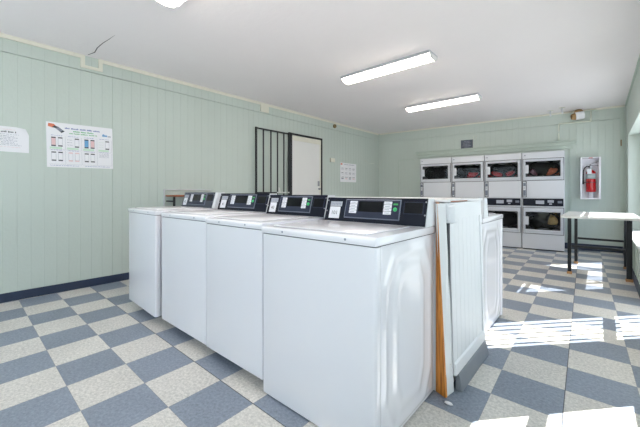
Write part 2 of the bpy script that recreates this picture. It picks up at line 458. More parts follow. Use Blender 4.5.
def washer(name, label, x0, x1, yf, zb, zt, num, group, rz=0, dep=.665, grey=False, corner=True, cx=.035, cx2=None):
    W = x1-x0; H = zt
    root = thing(name, label, 'washing machine', (x0, yf, 0) if rz < 1 else (x1, yf, 0), rz, group)
    E_ = M['enamel']
    b = MB(); b.box(.014, W-.014, .055, dep, zb, H, E_); b.build('cabinet', root)
    b = MB(); b.box(.001, W-.001, .006, .060, zb, H-.002, E_, .016 if corner else .006, 4, 'z'); b.build('front_panel', root, smooth_angle=35)
    sm = MB(); sm.box(.006, W-.006, .012, dep-.003, H-.0015, H+.0028, M['gap']); sm.build('seam_shade', root)  # dark strip painted as the shade in the seam under the deck
    # deck: the top slab with a rolled front edge
    dk = MB()
    prof = [(0, H+.003), (0, H+.030), (.006, H+.038), (.018, H+.042), (dep, H+.042), (dep, H+.003)]
    dk.prism(prof, 'x', 0, W, E_, .003); deck = dk.build('top_deck', root, smooth_angle=40)
    ld = MB(); ld.box(.055, W-.075, .045, .485, H+.043, H+.050, E_, .0035, 2); ld.build('lid', root, smooth_angle=40)
    for sx in (.18, W-.16):
        sm = MB(); sm.lathe([(.001, -.003), (.006, -.002), (.006, .001)], (sx, 0, H+.022), M['ink_grey'], 12, 'y'); sm.build('screw', deck)
    # side panels with the pressed pattern
    for side in (1, 0):
        sp = MB(); nu, nv = 44, 70; mi = sp.mi(E_); vs = []
        a0, a1, c0, c1 = .058, dep-.002, zb+.006, H-.002
        for i in range(nu+1):
            row = []
            for k in range(nv+1):
                p, q = i/nu, k/nv; h = .0050*ridge(p, q) + .002
                edge = min(i, nu-i, k, nv-k)
                if edge == 0: h = -.003
                yy = a0+(a1-a0)*p; zz = c0+(c1-c0)*q
                row.append(sp.bm.verts.new(((W-.015+h) if side else (.015-h), yy, zz)))
            vs.append(row)
        for i in range(nu):
            for k in range(nv):
                q4 = [vs[i][k], vs[i+1][k], vs[i+1][k+1], vs[i][k+1]]
                f = sp.bm.faces.new(q4 if side else q4[::-1]); f.material_index = mi; f.smooth = True
        sp.build('side_panel', root)
    for fx, fy in ((.08, .15), (W-.08, .15), (.08, dep-.09), (W-.08, dep-.09)):
        ft = MB()
        if zb > .03: ft.lathe([(.026, 0), (.026, .012), (.012, .016), (.012, zb)], (fx, fy, 0), M['rubber'], 14)
        else: ft.lathe([(.026, 0), (.026, max(.006, zb-.001))], (fx, fy, 0), M['rubber'], 14)
        ft.build('foot', root)
    # console
    D = H+.042 
    top = D+.160
    prof = [(.530, D+.001), (.575, top), (.652, top), (.664, D+.001)]
    cn = MB(); cn.prism(prof, 'x', .001+cx, W-.001+(cx if cx2 is None else cx2), M['endcap'], .003); con = cn.build('console', root)
    # slanted fascia frame: origin bottom-left of the slope
    sl = Vector((0, .045, top-D)).normalized(); nrm = Vector((0, -sl.z, sl.y)); SLn = math.hypot(.045, top-D)
    org = Vector((0, .530, D+.001))
    XF = Matrix(((1, sl.x, nrm.x, org.x), (0, sl.y, nrm.y, org.y), (0, sl.z, nrm.z, org.z), (0, 0, 0, 1)))
    a, bb = cx, W+(cx if cx2 is None else cx2)-(.045 if grey else .006)
    fm = MB(); fm.box(a, bb, .003, SLn-.001, .0005, .006, M['fascia_grey'] if grey else M['panel_black'], .002); fas = fm.build('control_fascia', con, mat4=XF)
    def fx(v): return a + (bb-a)*v/.728
    def fy(v): return SLn*v
    lb = MB(); lb.box(fx(.035), fx(.135), fy(.62), fy(.82), .0065, .0075, M['label_grey'])
    for k in range(7): lb.box(fx(.042+.0125*k), fx(.049+.0125*k), fy(.66+.03*(k % 2)), fy(.77), .0076, .0079, M['ink_grey'])
    lb.box(fx(.035), fx(.125), fy(.12), fy(.60), .0065, .0075, M['label'])
    text_mb(lb, num, .038, M['ink'], Matrix.Translation((fx(.08), fy(.34), .0082)))
    lb.build('label', fas, mat4=XF)
    md = MB(); md.box(fx(.166), fx(.571), fy(.16), fy(.93), .006, .0095, M['module_edge'], .002)
    md.box(fx(.171), fx(.566), fy(.19), fy(.90), .008, .0115, M['module'], .002); mod = md.build('display_module', fas, mat4=XF)
    sc = MB(); sc.box(fx(.273), fx(.452), fy(.43), fy(.84), .0116, .0125, M['screen']); sc.build('screen', mod, mat4=XF)
    for c0, c1 in ((.204, .262), (.459, .513)):
        bt = MB()
        for k in range(4):
            bt.box(fx(c0), fx(c1), fy(.36+.125*k), fy(.36+.125*k+.112), .0116, .0135, M['label'], .001)
            bt.box(fx(c0+.008), fx(c1-.014), fy(.36+.125*k+.045), fy(.36+.125*k+.065), .0136, .0139, M['ink_grey'])
        bt.build('button_column', mod, mat4=XF)
    gb = MB(); gb.lathe([(.001, .0165), (.012, .016), (.013, .0118)], (fx(.537), fy(.56), 0), M['btn_green'], 16)
    gb.box(fx(.522), fx(.552), fy(.72), fy(.78), .0116, .0122, M['ink_green']); gb.build('start_button', mod, mat4=XF)
    cs = MB(); cs.box(fx(.588), fx(.712), fy(.42), fy(.86), .006, .0085, M['module'], .002)
    cs.box(fx(.594), fx(.706), fy(.45), fy(.83), .0086, .0092, M['screen']); cs.build('card_slot', fas, mat4=XF)
    for (vx, vy) in ((.010, .86), (.010, .42), (.721, .86), (.721, .40)):
        s_ = MB(); s_.lathe([(.001, .009), (.0045, .0085), (.005, .0062)], (fx(vx), fy(vy), 0), M['steel'], 10); s_.build('screw', fas, mat4=XF)
    return root
G = 'washing machines back to back in the middle of the room'
washer('washing_machine', 'white top-load washer at the far end of the row, with the grey control panel', -3.664, -2.926, 1.185, .07, .963, '42', G, grey=True, rz=R(-2.3), cx=.05)
washer('washing_machine', 'white top-load washer second from the far end of the row', -2.870, -2.127, 1.185, .07, .953, '41', G, corner=False)
washer('washing_machine', 'white top-load washer with label 40, directly beside the big nearest washer', -2.122, -1.489, 1.184, .065, .942, '40', G, corner=False)
washer('washing_machine', 'nearest white top-load washer with label 101 and its ribbed side panel in view', -1.484, -.718, 1.180, .008, .926, '101', G, cx2=0.0)
washer('washing_machine', 'white top-load washer behind the beadboard partition, facing the dryers', -1.41, -.69, 3.435, .012, .918, '39', G, rz=math.pi, dep=.70, cx=0.0)

# ------------------------------------------------------------------ boxed partition between the rows
pt = thing('utility_partition', 'white beadboard boxed partition between washers, raw pine edge and grey cove base', 'partition', (-.66, 1.85, 0))
def loc_build(mb, name, parent, origin, **k):
    return mb.build(name, parent, mat4=Matrix.Translation(-Vector(origin)), **k)
O = (-.66, 1.85, 0)
p = MB(); p.box(-3.5, -.675, 1.86, 2.545, .0, 1.10, M['board_white'])
loc_build(p, 'carcass', pt, O)
# beadboard face with real grooves, leaning slightly outwards at the foot
p = MB(); mi = p.mi(M['board_white'])
def face_x(z): return -.630 - .030*z/1.10
pts = []
yy = 1.897
while yy < 2.44:
    pts += [(yy, 0), (yy+.070, 0), (yy+.0725, -.002), (yy+.075, -.002)]
    yy += .0775
pts.append((2.53, 0))
for (za, zb_) in ((.10, 1.005),):
    lo = [p.bm.verts.new((face_x(za)+d, y_, za)) for y_, d in pts]; hi = [p.bm.verts.new((face_x(zb_)+d, y_, zb_)) for y_, d in pts]
    for i in range(len(pts)-1):
        f = p.bm.faces.new([lo[i], lo[i+1], hi[i+1], hi[i]]); f.material_index = mi
p.prism([(face_x(.1)-.005, .1), (face_x(1.0)-.005, 1.0), (-.674, 1.0), (-.674, .1)], 'y', 1.897, 2.53, M['board_white'])
p.box(-.674, -.655, 1.872, 1.896, .02, .985, M['gap'])  # dark strip drawn as the shade inside the joint by the corner board
loc_build(p, 'beadboard', pt, O)
p = MB(); p.prism([(face_x(1.0)+.006, 1.003), (face_x(1.1)+.004, 1.103), (-.674, 1.103), (-.674, 1.003)], 'y', 1.862, 2.537, M['board_white'], .002)
loc_build(p, 'top_rail', pt, O)
p = MB(); p.prism([(face_x(.1)+.010, .10), (face_x(.17)+.008, .162), (face_x(.17), .172), (-.674, .172), (-.674, .10)], 'y', 1.915, 2.537, M['board_white'], .002)
loc_build(p, 'bottom_rail', pt, O)
p = MB(); p.prism([(face_x(.17)+.008, .172), (face_x(1.0)+.008, 1.003), (-.674, 1.003), (-.674, .172)], 'y', 2.495, 2.537, M['board_white'], .002)
loc_build(p, 'end_stile', pt, O)
p = MB(); p.box(-.676, -.618, 1.868, 1.918, .985, 1.092, M['board_white'], .012, 3); loc_build(p, 'corner_block', pt, O)
# warped corner board
p = MB(); mi = p.mi(M['worn'])
def slab(mb, f4, thick, m):
    n = (f4[1]-f4[0]).cross(f4[3]-f4[0]).normalized(); A = [mb.bm.verts.new(v) for v in f4]; B = [mb.bm.verts.new(v - n*thick) for v in f4]
    k = mb.mi(m); fs = [mb.bm.faces.new(A), mb.bm.faces.new(B[::-1])]
    for i in range(4): fs.append(mb.bm.faces.new([A[i], B[i], B[(i+1) % 4], A[(i+1) % 4]]))
    for f in fs: f.material_index = k
slab(p, [Vector((-.655, 1.838, .002)), Vector((-.640, 1.922, .002)), Vector((-.664, 1.852, 1.10)), Vector((-.698, 1.822, 1.10))], .014, M['worn'])
loc_build(p, 'corner_board', pt, O)
p = MB(); slab(p, [Vector((-.722, 1.856, .002)), Vector((-.657, 1.828, .002)), Vector((-.699, 1.822, 1.104)), Vector((-.722, 1.856, 1.104))], .016, M['pine'])
o = loc_build(p, 'raw_edge_board', pt, O); o['label'] = 'unpainted orange pine edge'
p = MB(); p.prism([(-.600, 0), (-.600, .012), (-.616, .088), (-.622, .100), (-.640, .100), (-.640, 0)], 'y', 1.945, 2.53, M['vinyl'], .003)
o = loc_build(p, 'cove_base', pt, O); o['label'] = 'scuffed grey vinyl base'
p = MB(); p.box(-3.52, -.652, 1.865, 2.565, 1.106, 1.122, M['worn'], .002); loc_build(p, 'top_board', pt, O)
p = MB(); p.box(-.651, -.648, 1.90, 2.20, 1.107, 1.113, M['wood_brown']); loc_build(p, 'edge_strip', pt, O)
ch = MB(); ch.lathe([(.001, .010), (.011, .008), (.014, .003), (.010, 0)], (0, 0, 0), M['paper'], 7)
o = ch.build('paper_scrap', loc=(-.625, 1.79, .001)); o.scale = (1.8, 1, 1); tag(o, 'torn white scrap on the floor at the foot of the corner board', 'scrap')

# ------------------------------------------------------------------ stacked dryers
DW = .703
def cabinet(mb):
    m = M['dryer']; z_t = 1.992
    mb.box(0, DW, .42, .56, .02, z_t, m)                              # rear of the cabinet
    for a, b in ((.02, .416), (.771, 1.49), (1.80, z_t)): mb.box(.003, DW-.003, .012, .42, a, b, m, .004)
    for a, b in ((.416, .771), (1.49, 1.80)):
        mb.box(.003, .060, .012, .42, a, b, m); mb.box(DW-.060, DW-.003, .012, .42, a, b, m)
    mb.box(.02, DW-.02, .03, .5, .0, .02, M['gap'])
def ring(mb, x0, x1, z0, z1, w, y0, y1, m, bev=.004):
    mb.box(x0, x0+w, y0, y1, z0, z1, m, bev); mb.box(x1-w, x1, y0, y1, z0, z1, m, bev)
    mb.box(x0+w, x1-w, y0, y1, z0, z0+w*.9, m, bev); mb.box(x0+w, x1-w, y0, y1, z1-w*.7, z1, m, bev)
def make_dryer():
    root = thing('stacked_dryer', '', 'tumble dryer', (0, 0, 0), 0, 'stacked tumble dryers against the back wall')
    b = MB(); cabinet(b); b.build('cabinet', root)
    # removable front panels
    for nm, a, c in (('lower_panel', .022, .326), ('middle_panel', 1.062, 1.408)):
        f = MB(); f.box(.008, DW-.008, 0, .011, a, c, M['dryer'], .004); f.build(nm, root)
    f = MB(); f.box(.008, DW-.008, 0, .011, 1.862, 1.985, M['dryer'], .004)
    f.lathe([(.014, -.002), (.012, -.003)], (.05, 0, 1.93), M['ink_grey'], 14, 'y'); f.build('header_panel', root)
    for zd0, zd1, g0, g1 in ((.336, .857, .416, .771), (1.418, 1.849, 1.49, 1.80)):
        d = MB(); x0, x1 = .022, DW-.022
        gp = MB(); ring(gp, .014, DW-.014, zd0-.008, zd1+.008, .014, -.002, .0105, M['gap'], 0); gp.build('door_gap_shade', root)  # dark ring painted as the shaded gap round the door
        m = M['dryer_door']; gx0, gx1 = .062, DW-.070
        d.box(x0, gx0, -.018, .010, zd0, zd1, m, .006); d.box(gx1, x1, -.018, .010, zd0, zd1, m, .006)
        d.box(gx0, gx1, -.018, .010, zd0, g0, m, .006); d.box(gx0, gx1, -.018, .010, g1, zd1, m, .006)
        dr = d.build('door', root)
        rg = MB(); ring(rg, gx0-.022, gx1+.022, g0-.022, g1+.022, .010, -.025, -.017, M['dryer'], .003); rg.build('door_moulding', dr)
        gl = MB(); gl.box(gx0+.001, gx1-.001, -.006, -.001, g0+.001, g1-.001, M['dglass']); gl.build('glass', dr)
        gk = MB(); ring(gk, gx0+.001, gx1-.001, g0+.001, g1-.001, .018, -.001, .012, M['rubber'], .0); gk.build('gasket', dr)
        hd = MB(); zc = (g0+g1)/2; hd.box(gx0-.004, gx0+.055, -.030, -.0185, zc-.085, zc+.085, M['dryer'], .006); hd.build('handle', dr)
        for zz in (g0+.02, g1-.06):
            hg = MB(); hg.box(gx1+.034, gx1+.044, -.028, -.0185, zz, zz+.05, M['grey_steel'], .003); hg.build('hinge', dr)
        dm = MB(); dz = zc+.02
        dm.lathe([(.245, .045), (.285, .060), (.285, .40), (.02, .405)], (DW/2, 0, dz), M['drum'], 36, 'y', cap0=False)
        # flatten the drum so that it fits behind the opening
        for v in dm.bm.verts:
            v.co.z = zc + (v.co.z-dz)*(.60 if zd0 > 1 else .66)
        for k in range(3):
            a = 2*math.pi*k/3+.5
            dm.box(DW/2+.2*math.cos(a)-.015, DW/2+.2*math.cos(a)+.015, .1, .38, zc+.11*math.sin(a)-.012, zc+.11*math.sin(a)+.012, M['drum'], .006)
        dm.build('drum', root)
    # control strips and coin boxes
    k_ = MB(); k_.box(.018, DW-.022, -.004, .011, .895, 1.045, M['panel_black'], .004)
    cp = k_.build('control_panel', root)
    for q_ in ((.235, .375, .935, 1.005), (.43, .53, .965, 1.015), (.455, .50, .925, .95)):
        s_ = MB(); s_.box(q_[0], q_[1], -.006, -.0045, q_[2], q_[3], M['label_grey']); s_.build('sticker', cp)
    s_ = MB(); s_.box(.59, .66, -.006, -.0045, .955, 1.0, M['module_edge']); s_.build('display', cp)
    cb = MB(); cb.box(.008, .080, -.004, -.0003, 1.070, 1.400, M['gap']); cb.box(.014, .074, -.016, -.0041, 1.078, 1.392, M['dryer'], .005); cbo = cb.build('coin_box', root)
    cb = MB(); cb.box(.024, .064, -.019, -.0162, 1.30, 1.365, M['module_edge'], .002); cb.build('coin_slot', cbo)
    cb = MB(); cb.box(.024, .064, -.019, -.0162, 1.10, 1.215, M['module_edge'], .002); cb.build('sticker', cbo)
    cb = MB(); cb.lathe([(.001, -.022), (.012, -.021), (.012, -.0162)], (.043, 0, 1.260), M['steel'], 12, 'y'); cb.build('lock', cbo)
    return root
DA = R(5.0)
def dpt(u, y=0.0, z=0.0):   # u measured from the right end of the dryer bank
    return Vector((-.508+u*math.cos(DA)-y*math.sin(DA), 7.826+u*math.sin(DA)+y*math.cos(DA), z))
dlab = ['white stacked dryer furthest from the extinguisher, its top drum dark and empty',
        'white stacked dryer with red and white bundles, beside the empty one',
        'white stacked dryer with only red bundles in its top drum',
        'white stacked dryer at the extinguisher end, next to the folding table']
d0 = make_dryer()
for i, (ul, ur) in enumerate(((-2.843, -2.105), (-2.100, -1.414), (-1.410, -.714), (-.709, .0))):
    o = d0 if i == 0 else copy_tree(d0)
    o.location = dpt(ul); o.rotation_euler = (0, 0, DA); o.scale = ((ur-ul)/DW, 1, 1); o['label'] = dlab[i]

def add_bundle(name, label, u, y, z, sx, sy, sz, m, seed, cat='laundry'):  # crumpled coloured shape set behind the dryer glass
    bm = bmesh.new(); bmesh.ops.create_icosphere(bm, subdivisions=4, radius=1)
    for v in bm.verts:
        n = v.co.normalized(); q = n*1.6+Vector((seed*3.1, seed, -seed))
        f = 1 + .45*noise.noise(q) + .34*abs(noise.noise(q*2.4)) + .16*noise.noise(q*6)
        v.co = n*f; v.co.z = max(v.co.z, -.55)
        v.co = Vector((v.co.x*sx, v.co.y*sy, (v.co.z+.55)*sz))
    me = bpy.data.meshes.new(name); bm.to_mesh(me); bm.free(); me.materials.append(m)
    for p_ in me.polygons: p_.use_smooth = True
    o = bpy.data.objects.new(name, me); COL.objects.link(o); o.location = dpt(u, y, z); o.rotation_euler = (0, 0, DA)
    return tag(o, label, cat, 'bundles behind the dryer glass')
add_bundle('crumpled_bundle', 'red crumpled bundle behind the top glass of the second stacked dryer', -1.66, .15, 1.515, .13, .07, .07, M['bundle_red'], 1)
add_bundle('crumpled_bundle', 'pale crumpled piece beside the red bundle in the second dryer top drum', -1.50, .30, 1.53, .07, .05, .08, M['bundle_white'], 2)
add_bundle('crumpled_bundle', 'long red crumpled bundle behind the top glass of the third stacked dryer', -1.23, .16, 1.515, .12, .07, .07, M['bundle_red'], 3)
add_bundle('crumpled_bundle', 'pinkish crumpled bundle beside the long red one in the third dryer', -.92, .20, 1.525, .09, .07, .065, M['bundle_red'], 4)
add_bundle('crumpled_bundle', 'tan crumpled bundle behind the top glass of the dryer nearest the extinguisher', -.17, .15, 1.52, .10, .06, .085, M['bundle_tan'], 5)
add_bundle('crumpled_bundle', 'mauve crumpled bundle at the handle side of the top drum nearest the extinguisher', -.54, .15, 1.515, .07, .06, .08, M['bundle_mauve'], 6)
add_bundle('crumpled_bundle', 'straw-coloured crumpled bundle behind the lower dryer glass beside the table', -.17, .13, .52, .085, .07, .13, M['bundle_yel'], 7)

# ------------------------------------------------------------------ folding table
tb = thing('folding_table', 'white-topped laundry table on black metal legs beside the window sill', 'table', (0, 6.1, 0))
TO = (0, 6.1, 0)
p = MB(); p.box(-.40, .39, 5.40, 6.82, .822, .850, M['table_top'], .004); loc_build(p, 'table_top', tb, TO)
for (lx, ly, r_) in ((-.327, 5.83, .021), (-.293, 6.73, .020), (.292, 5.81, .028), (.30, 6.73, .020)):
    p = MB(); p.box(lx-r_, lx+r_, ly-r_, ly+r_, .03, .821, M['black_metal'], .003); lg = loc_build(p, 'leg', tb, TO)
    p = MB(); p.box(lx-r_-.008, lx+r_+.008, ly-r_-.008, ly+r_+.008, 0, .036, M['wood_foot'], .004); f_ = loc_build(p, 'foot', lg, TO)
for (a, b, z_) in (((-.303, 5.83), (.258, 5.81), .40), ((-.271, 6.73), (.278, 6.73), .42)):
    p = MB(); p.box(a[0], b[0], a[1]-.015, a[1]+.015, z_-.016, z_+.016, M['black_metal'], .003); loc_build(p, 'stretcher', tb, TO)
for x_ in (-.305, .29):
    p = MB(); p.box(x_-.015, x_+.015, 5.86, 6.70, .795, .8215, M['black_metal'], .003); loc_build(p, 'top_rail', tb, TO)

# ------------------------------------------------------------------ extinguisher in its cabinet
ec = thing('extinguisher_cabinet', 'open white wall cabinet holding a fire extinguisher', 'cabinet', back(4.628, 0, 1.040), BA)
p = MB(); w2 = .150; m = M['enamel']
p.box(-w2, w2, -.012, -.001, 0, .820, m); p.box(-w2, -w2+.012, -.17, -.012, 0, .820, m); p.box(w2-.012, w2, -.17, -.012, 0, .820, m)
p.box(-w2+.012, w2-.012, -.17, -.012, 0, .012, m); p.box(-w2+.012, w2-.012, -.17, -.012, .808, .820, m)
p.build('box', ec)
p = MB(); ring(p, -w2-.006, w2+.006, -.006, .826, .030, -.182, -.170, m, .003); p.build('front_frame', ec)
p = MB(); p.box(-.03, .03, -.190, -.183, .800, .815, M['red_dk']); p.build('latch', ec)
ep = back(4.640, .088, 1.093)
ex = thing('fire_extinguisher', 'red fire extinguisher with black hose standing inside the white wall cabinet', 'fire extinguisher', ep, BA)
p = MB(); p.lathe([(.01, .082), (.070, .086), (.077, .10), (.077, .46), (.068, .49), (.045, .512), (.024, .522), (.022, .54)], (0, 0, 0), M['red'], 32); p.build('cylinder', ex)
p = MB(); p.lathe([(.0776, .345), (.0776, .44)], (0, 0, 0), M['silver_label'], 32, 'z'); p.lathe([(.0782, .441), (.0782, .447)], (0, 0, 0), M['label'], 32)
p.build('label_band', ex)
p = MB(); p.box(-.062, .004, -.086, -.081, .44, .545, M['label'], .001); p.build('inspection_tag', ex)
p = MB(); p.lathe([(.045, -.040), (.040, .075), (.06, .081)], (0, 0, 0), M['enamel'], 24); p.build('stand', ex)
p = MB(); p.lathe([(.024, .54), (.026, .565), (.018, .60), (.018, .62)], (0, 0, 0), M['steel'], 18); p.lathe([(.016, -.045), (.016, -.02)], (0, 0, .585), M['label'], 14, 'y'); p.build('valve', ex)
p = MB(); p.tube([(-.01, 0, .60), (.05, 0, .615), (.115, 0, .60)], .007, M['steel'], 8); p.tube([(-.02, 0, .625), (.04, 0, .655), (.12, 0, .69)], .007, M['steel'], 8); p.build('handle', ex)
p = MB(); p.tube([(-.015, -.01, .585), (-.06, -.015, .60), (-.10, -.02, .565), (-.118, -.02, .50), (-.12, -.02, .40), (-.118, -.02, .32)], .010, M['rubber'], 10)
p.tube([(-.118, -.02, .32), (-.118, -.02, .24)], [.012, .018], M['rubber'], 10); p.build('hose', ex)
p = MB(); p.lathe([(.0795, .27), (.0795, .282)], (0, 0, 0), M['rubber'], 30); p.tube([(-.077, 0, .276), (-.118, -.01, .276)], .006, M['rubber'], 8); p.build('hose_clip', ex)

# ------------------------------------------------------------------ back wall fittings
sg = MB(); sg.box(2.199, 2.469, -.012, -.004, 2.232, 2.448, M['slate'], .002)
for zz, a, b in ((2.405, .07, .20), (2.37, .05, .22), (2.335, .06, .21), (2.30, .04, .23), (2.268, .08, .19)):
    xx = 2.199+a
    while xx < 2.199+b:
        l = rnd.uniform(.015, .035); sg.box(xx, min(xx+l, 2.199+b), -.0135, -.0122, zz, zz+.014, M['slate_ink']); xx += l+.009
tag(sg.build('wall_sign', mat4=BMAT), 'small dark slate sign on the green wall above the dryers', 'sign')
rg = MB(); rg.tube([(2.513+.035*math.cos(a), -.008, 2.49+.045*math.sin(a)) for a in [k*math.pi/8 for k in range(17)]], .005, M['alu'], 6, False)
tag(rg.build('wire_loop', mat4=BMAT), 'small painted wire loop on the wall above the slate sign', 'wire loop')
cp = MB(); cp.tube([(4.128, -.02, 2.21), (4.130, -.02, 2.60), (4.14, -.02, 2.61), (4.64, -.02, 2.60), (4.647, -.02, 2.61), (4.647, -.02, 2.83)], .015, M['alu'], 8)
co = tag(cp.build('conduit', mat4=BMAT), 'thin painted conduit bent around the rusty wall vent up to the ceiling', 'conduit')
cl = MB(); cl.box(4.115, 4.145, -.034, -.004, 2.42, 2.45, M['wall_trim']); cl.box(4.115, 4.145, -.034, -.004, 2.24, 2.265, M['wall_trim']); cl.box(4.56, 4.73, -.06, -.004, 2.80, 2.811, M['wall_trim']); cl.build('clamp', co, mat4=BMAT)
for i, (u_, z0_, z1_, lb_) in enumerate(((3.985, 2.74, 2.845, 'white ceiling hook above the dryers, farther from the rusty vent'), (4.175, 2.74, 2.845, 'white ceiling hook close beside the rusty vent'))):
    yo = -.35 - .15*i
    hk = MB(); hk.tube([(u_, yo, ZC), (u_, yo, 2.76), (u_+.012, yo, 2.735), (u_-.01, yo, 2.73)], .013, M['endcap'], 8)
    hk.box(u_-.05, u_+.05, yo-.012, yo+.012, ZC-.010, ZC-.001, M['cream']); tag(hk.build('ceiling_hook', mat4=BMAT), lb_, 'hook', 'white ceiling hooks over the dryers')
du = thing('vent_duct', 'short rusty tan and white duct elbow jutting from the back wall near the ceiling', 'duct', back(4.43, 0, 2.70), BA)
# elbow: from the wall out and down to the left
p = MB(); p.tube([(.02, -.002, .10), (.02, -.06, .09), (.015, -.11, .06), (0, -.15, .03)], [.075, .078, .078, .074], M['rust'], 20); p.build('elbow', du)
p = MB(); p.tube([(.09, -.17, .015), (-.045, -.20, -.005)], [.078, .078], M['paper'], 24, False); p.tube([(-.045, -.20, -.005), (.088, -.171, .012)], [.070, .070], M['rust_in'], 24, False)
p.tube([(.085, -.171, .014), (.092, -.170, .015)], [.078, .078], M['paper'], 24); p.build('outlet', du)
p = MB(); p.tube([(-.10, -.215, -.012), (-.04, -.20, -.005)], [.052, .069], M['rust'], 20, False); p.build('flared_rim', du)
kb = MB(); kb.lathe([(.001, -.03), (.018, -.026), (.02, -.012), (.012, -.001)], (4.306, 0, .60), M['ink'], 14, 'y'); tag(kb.build('wall_stud', mat4=BMAT), 'small dark round stud low on the back wall behind the table', 'stud')

# ------------------------------------------------------------------ left wall: door, gate, papers
dr = MB(); X = XL+.001
dr.box(X, X+.03, 4.545, 5.40, .10, 2.24, M['door_white'], .004)
d_ = struct(dr.build('door_1'))
cm = MB(); cm.box(X, X+.024, 4.535, 5.478, 2.243, 2.345, M['cream'], .003); cm.box(X, X+.024, 5.403, 5.455, .10, 2.243, M['cream'], .003); cm.build('door_head_board', d_)
fr = MB(); fr.box(X, X+.05, 4.462, 4.535, .0, 2.385, M['black_metal'], .003); fr.box(X, X+.04, 5.457, 5.490, .0, 2.385, M['black_metal'], .003); fr.box(X, X+.04, 4.535, 5.457, 2.352, 2.385, M['black_metal'], .003)
fr.build('door_frame', d_)
lk = MB(); lk.box(X+.030, X+.05, 5.335, 5.385, 1.31, 1.42, M['steel'], .004); lk.lathe([(.001, .05), (.02, .045), (.02, .0)], (X+.045, 5.36, 1.25), M['steel'], 14, 'x'); lk.build('lock', d_)
gt = thing('security_gate', 'black iron barred gate swung open flat against the left wall beside the white door', 'gate', (XL, 3.6, 0))
GO = (XL, 3.6, 0); xg = XL+.06
for nm, ya, yb, za, zb_ in (('stile', 3.604, 3.632, .06, 2.362), ('stile', 4.424, 4.450, .06, 2.362)):
    p = MB(); p.box(xg-.018, xg+.018, ya, yb, za, zb_, M['black_metal'], .003); loc_build(p, nm, gt, GO)
for za in (.06, 1.150, 2.330):
    p = MB(); p.box(xg-.012, xg+.012, 3.633, 4.423, za, za+.026, M['black_metal'], .003); loc_build(p, 'rail', gt, GO)
for yb in (3.785, 3.965, 4.13, 4.295):
    for za, zb_ in ((.087, 1.149), (1.177, 2.329)):
        p = MB(); p.box(xg-.009, xg+.009, yb-.011, yb+.011, za, zb_, M['black_metal'], .002); loc_build(p, 'bar', gt, GO)
p = MB(); p.box(xg+.018, xg+.030, 4.10, 4.42, 1.155, 1.178, M['door_white'], .003); p.prism([(4.14, 1.178), (4.19, 1.178), (4.165, 1.26), (4.135, 1.27)], 'x', xg+.018, xg+.030, M['door_white'], .003)
o = loc_build(p, 'latch', gt, GO); o['label'] = 'small white latch lever'
sw = MB(); sw.box(XL+.001, XL+.035, 5.79, 5.955, 1.885, 1.975, M['cream'], .006); tag(sw.build('doorbell_box', ), 'small cream plastic box on the wall beside the white door', 'wall box')
hh = MB(); hh.lathe([(.045, 0), (.05, .02), (.04, .045), (.028, .03), (.022, .008)], (XL+.001, 5.957, 2.745), M['brass'], 20, 'x'); tag(hh.build('pipe_stub', ), 'small round brown pipe stub high on the left wall under the trim', 'pipe stub')
nl_ = MB(); nl_.tube([(XL+.006, 7.25, 2.03), (XL+.012, 7.5, 1.955), (XL+.006, 7.75, 1.985)], .004, M['alu'], 6); tag(nl_.build('loose_wire'), 'thin loose wire on the left wall near the back corner', 'wire')

# printed sheets on the left wall; s = world y, front = +X
def LWM(): return Matrix(((0, 0, 1, XL), (1, 0, 0, 0), (0, 1, 0, 0), (0, 0, 0, 1)))     # local (s, z, out)
class Sheet:
    def __init__(s, ): s.mb = MB(); s.k = 0
    def q(s, a, b, c, d, m, lift=.0006): s.mb.poly([(a, c, s.base+lift), (b, c, s.base+lift), (b, d, s.base+lift), (a, d, s.base+lift)], m)
    def words(s, a, b, z, h, m, lo=.012, hi=.03, gap=.006):
        x_ = a
        while x_ < b-.004:
            l = rnd.uniform(lo, hi); e = min(x_+l, b); t_ = x_
            while t_ < e-.001:                       # little strokes like small print
                s.q(t_, min(t_+h*.42, e), z, z+h*rnd.uniform(.6, 1), m); t_ += h*.62
            x_ = e+gap
# big instruction poster, hung slightly crooked
P0, P1, Z0, Z1 = 0, .66, 0, .52
S = Sheet(); S.base = .004
S.mb.box(0, .66, 0, .52, 0, .004, M['paper'])
S.words(.17, .52, .455, .019, M['ink_blue'], .04, .09, .014)
S.words(.25, .46, .425, .016, M['ink_green'], .03, .08, .012)
S.words(.21, .49, .400, .014, M['ink_green'], .03, .08, .012)
S.q(.545, .60, .405, .425, M['ink_sky']); S.q(.605, .64, .405, .415, M['ink_grey']); S.q(.55, .57, .425, .435, M['ink_sky'])
S.mb.poly([(.015, .470, .0046), (.06, .455, .0046), (.09, .475, .0046), (.07, .50, .0046), (.02, .505, .0046)], M['skin_print'])
S.mb.poly([(.05, .462, .0050), (.085, .452, .0050), (.11, .47, .0050), (.075, .482, .0050)], M['ink'])
S.mb.poly([(.08, .455, .0048), (.135, .405, .0048), (.165, .425, .0048), (.11, .472, .0048)], M['ink_grey'])
S.mb.poly([(.125, .413, .0052), (.138, .402, .0052), (.168, .424, .0052), (.155, .432, .0052)], M['ink'])
